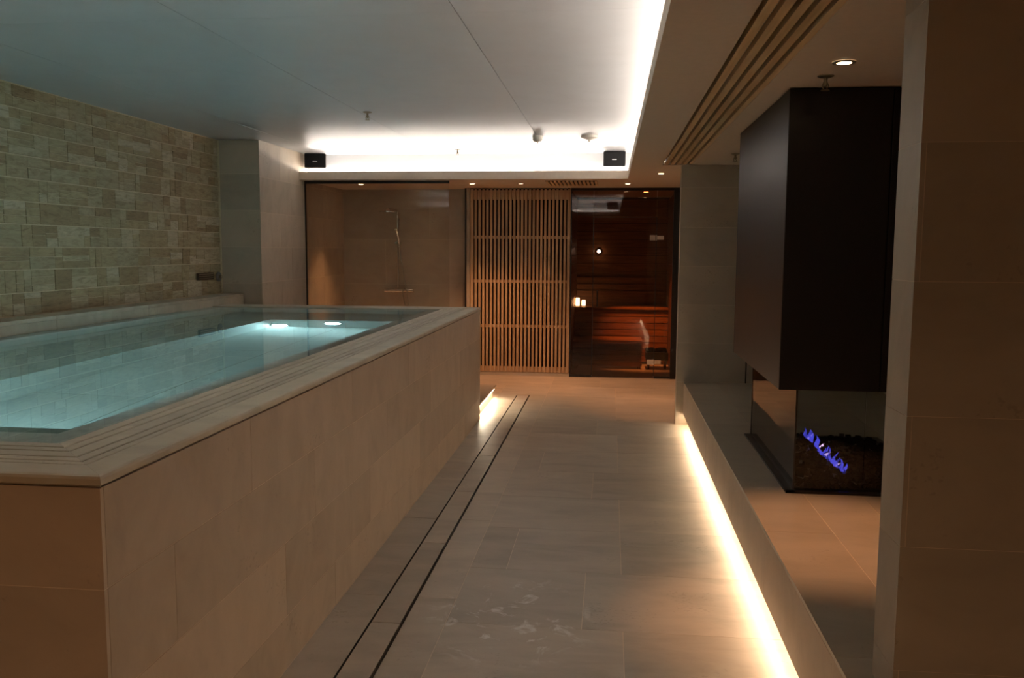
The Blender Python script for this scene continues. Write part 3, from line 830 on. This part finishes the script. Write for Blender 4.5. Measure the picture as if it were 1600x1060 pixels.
# shower set
YSW = 11.42
ss = thing('shower_set', (-2.80, YSW - 0.05, 1.1), 'chrome rail shower with overhead rose and bar mixer on the back wall', 'shower')
xr = -2.815
MB().tube([(xr, YSW - 0.07, 1.13), (xr, YSW - 0.07, 2.08), (xr, YSW - 0.09, 2.13), (xr, YSW - 0.13, 2.15), (xr - 0.03, YSW - 0.40, 2.16)], 0.011, 10).build('riser_rail', 'chrome', ss, smooth=True)
MB().lathe([(0.115, 0.0), (0.115, 0.012), (0.03, 0.022), (0.014, 0.05)], (xr - 0.04, YSW - 0.42, 2.11), 'z', 24).build('overhead_rose', 'chrome', ss, smooth=True)
mx = MB().lathe([(0.022, -0.15), (0.022, 0.15)], (xr + 0.01, YSW - 0.07, 1.09), 'x', 14).lathe([(0.03, 0), (0.03, 0.07)], (xr - 0.06, YSW - 0.07, 1.09), 'y', 12).lathe([(0.03, 0), (0.03, 0.07)], (xr + 0.09, YSW - 0.07, 1.09), 'y', 12).build('mixer_bar', 'chrome', ss, smooth=True)
for s in (-1, 1):
    MB().lathe([(0.026, 0), (0.026, 0.045 * s)], (xr + 0.01 + 0.15 * s, YSW - 0.07, 1.09), 'x', 14).build('control_knob', 'chrome', mx, smooth=True)
MB().lathe([(0.018, -0.03), (0.018, 0.03)], (xr, YSW - 0.07, 1.72), 'z', 12).box((xr - 0.035, YSW - 0.1, 1.705), (xr + 0.04, YSW - 0.05, 1.735)).build('slider', 'chrome', ss)
hs = MB().tube([(xr + 0.03, YSW - 0.11, 1.66), (xr + 0.02, YSW - 0.13, 1.80), (xr - 0.0, YSW - 0.15, 1.88)], 0.012).lathe([(0.022, 0), (0.026, 0.03)], (xr - 0.002, YSW - 0.16, 1.875), 'z', 12).build('hand_shower', 'chrome', ss, smooth=True)
hp = []
for k in range(17):
    t = k / 16
    hp.append((xr + 0.03 + 0.10 * math.sin(math.pi * t) ** 1.2 + 0.03 * t, YSW - 0.10, 1.66 - 1.02 * math.sin(math.pi * t * .62) + (0.40 * max(0, t - .55) / .45)))
MB().tube(hp, 0.007, 6).build('hose', 'chrome', ss, smooth=True)
MB().box((xr - 0.012, YSW - 0.07, 2.02), (xr + 0.012, YSW, 2.045)).build('wall_bracket', 'chrome', ss)

# ================================================================== CEILING THINGS
cs = thing('ceiling_slat_panel', (0.59, 3.5, ZS), 'row of long timber slats recessed in the lowered ceiling', 'slat panel')
for i in range(5):
    x = 0.480 + i * 0.0545
    box('slat', (x - 0.003, -0.4, ZS + 0.004), (x + 0.031, YW - 0.002, ZS + 0.05), 'cslat', cs)
vg = thing('ceiling_grille', (-0.47, 10.3, ZS), 'short timber air grille in the ceiling above the sauna front', 'grille')
MB().box((-0.765, 10.0, ZS - 0.002), (-0.17, 10.72, ZS)).build('backing', 'dark', vg)
for i in range(13):
    x = -0.755 + i * 0.0465
    box('slat', (x, 10.0, ZS - 0.014), (x + 0.026, 10.72, ZS - 0.002), 'cslat', vg)

def downlight(x, y, label, power, dim=False, cone=46, col=(1.0, 0.45, 0.20)):
    t = thing('downlight', (x, y, ZS), label, 'downlight', 'recessed ceiling downlights')
    MB().lathe([(0.030, -0.001), (0.030, -0.004), (0.046, -0.004), (0.048, 0.0)], (x, y, ZS - 0.001), 'z', 24, cap=False).build('ring', 'brass', t, smooth=True)
    MB().lathe([(0.031, -0.0035), (0.031, -0.002)], (x, y, ZS), 'z', 20).build('lens', 'lens_dim' if dim else 'lens', t)
    if power:
        ld = bpy.data.lights.new('downlight_beam', 'SPOT'); ld.energy = power; ld.color = col
        ld.spot_size = math.radians(cone); ld.spot_blend = 0.8; ld.shadow_soft_size = 0.025
        lo = bpy.data.objects.new('downlight_beam', ld); COL.objects.link(lo)
        lo.parent = t; lo.location = (0, 0, -0.03); lo['kind'] = 'helper'
downlight(0.945, 3.817, 'glowing downlight above the ledge in front of the fireplace hood', SPOT_W * 1.3)
downlight(0.495, 9.097, 'glowing downlight just past the end of the timber ceiling slats', SPOT_W)
downlight(0.184, 10.476, 'glowing downlight above the sauna door', SPOT_W, cone=70)
downlight(-1.081, 10.429, 'dim reddish downlight above the middle of the slat screen', SPOT_W * 0.6, True, cone=85)
downlight(-1.665, 10.407, 'glowing downlight above the left end of the slat screen', SPOT_W, cone=85)
downlight(-3.05, 10.453, 'glowing downlight inside the shower above the rail shower', SPOT_W * 0.8, cone=72)

def sprinkler(x, y, z, label):
    t = thing('sprinkler', (x, y, z), label, 'sprinkler', 'ceiling sprinklers')
    MB().lathe([(0.036, 0), (0.036, -0.004), (0.022, -0.010)], (x, y, z), 'z', 20).build('rosette', 'brass', t, smooth=True)
    MB().lathe([(0.009, -0.008), (0.009, -0.045), (0.004, -0.05)], (x, y, z), 'z', 10).build('body', 'brass', t, smooth=True)
    MB().tube([(x - 0.008, y, z - 0.03), (x - 0.014, y, z - 0.045), (x - 0.006, y, z - 0.062)], 0.0025, 6).tube([(x + 0.008, y, z - 0.03), (x + 0.014, y, z - 0.045), (x + 0.006, y, z - 0.062)], 0.0025, 6).build('frame_arm', 'brass', t)
    MB().lathe([(0.018, -0.062), (0.020, -0.065)], (x, y, z), 'z', 12).build('deflector', 'brass', t)
sprinkler(0.938, 4.10, ZS, 'sprinkler head beside the downlight in front of the fireplace hood')
sprinkler(0.984, 7.276, ZS, 'sprinkler head between the fireplace hood and the end wall')
sprinkler(-1.964, 6.942, ZC, 'sprinkler head on the high ceiling above the pool')
sprinkler(-1.70, 9.60, ZC, 'sprinkler head at the back cove between the two speakers')
x, y = -0.722, 8.492
t = thing('smoke_detector', (x, y, ZC), 'round smoke detector on the high ceiling at the panel seam', 'detector')
MB().lathe([(0.05, 0), (0.05, -0.02)], (x, y, ZC), 'z', 20).build('base', 'white', t)
MB().lathe([(0.047, -0.02), (0.047, -0.045), (0.03, -0.058), (0.012, -0.06)], (x, y, ZC), 'z', 20).build('sensor_cap', 'white', t, smooth=True)
MB().lathe([(0.006, -0.058), (0.003, -0.075)], (x, y, ZC), 'z', 8).build('indicator', 'brass', t)
x, y = -0.225, 8.526
t = thing('ceiling_beacon', (x, y, ZC), 'flat cone shaped detector on the high ceiling near the right speaker', 'detector')
MB().lathe([(0.08, 0), (0.08, -0.022)], (x, y, ZC), 'z', 24).build('base', 'white', t, smooth=True)
MB().lathe([(0.078, -0.022), (0.03, -0.036), (0.012, -0.042), (0.008, -0.06)], (x, y, ZC), 'z', 24).build('cone', 'white', t, smooth=True)

def speaker(x, y, z, rz, label, wdt=0.245, hgt=0.165, dep=0.15):
    t = thing('speaker', (x, y, z), label, 'speaker', 'black speakers in the cove')
    def put(mb, nm, mat, par=t):
        o = mb.build(nm, mat, None, loc=(0, 0, 0), smooth=False)
        o.parent = par
        return o
    w2, h2 = wdt / 2, hgt / 2
    cab = MB()
    cab.prism([(-w2, -dep / 2), (w2, -dep / 2), (w2 * .78, dep / 2), (-w2 * .78, dep / 2)], -h2, h2)
    c = bevel(put(cab, 'cabinet', 'plastic'), 0.01, 3)
    put(MB().box((-w2 * .93, -dep / 2 - 0.006, -h2 * .92), (w2 * .93, -dep / 2 - 0.0005, h2 * .92)), 'grille', 'plastic')
    put(MB().box((-0.025, -dep / 2 - 0.009, -0.012), (0.025, -dep / 2 - 0.006, -0.001)), 'badge', 'badge')
    put(MB().box((w2 * .9, -dep / 2 + 0.005, -h2 * .95), (w2 + 0.002, -dep / 2 + 0.05, h2 * .95)), 'side_cap', 'grey_plastic')
    put(MB().box((-0.025, dep / 2 - 0.01, -0.03), (0.025, dep / 2 + 0.05, 0.03)), 'bracket', 'plastic')
    t.rotation_euler[2] = rz
    return t
speaker(-3.435, 9.93, 2.652, math.radians(14), 'black speaker in the left corner of the back cove')
speaker(0.02, 9.90, 2.650, 0.0, 'black speaker at the right end of the back cove')
speaker(0.02, 1.96, 2.650, math.pi, 'black speaker at the near end of the cove, mirrored in the sauna glass')

# cove LED strips
tag(box('led_strip', (0.405, YN + 0.05, 2.484), (0.429, YLIP - 0.02, 2.496), 'led_w'), 'long white LED strip hidden behind the right lip of the cove', 'led strip')
tag(box('led_strip', (XCOL + 0.03, 10.020, 2.484), (XE + 0.0, 10.044, 2.496), 'led_w'), 'white LED strip hidden behind the back lip of the cove', 'led strip')
tag(box('led_strip', (XS + 0.05, 1.806, 2.484), (XE, 1.830, 2.496), 'led_w'), 'white LED strip hidden behind the near lip of the cove', 'led strip')
for x, y in ((-0.35, 0.1), (-2.6, 0.3), (1.4, 0.6)):  # unseen downlights added as warm fill for the near pool face and pillar
    downlight(x, y, {-0.35: 'added fill downlight over the corridor behind the viewpoint', -2.6: 'added fill downlight over the floor in front of the pool', 1.4: 'added fill downlight in front of the near pillar'}[x], SPOT_W * {-0.35: 0.45, -2.6: 0.28, 1.4: 0.10}[x], cone=140, col=(1.0, 0.58, 0.32))
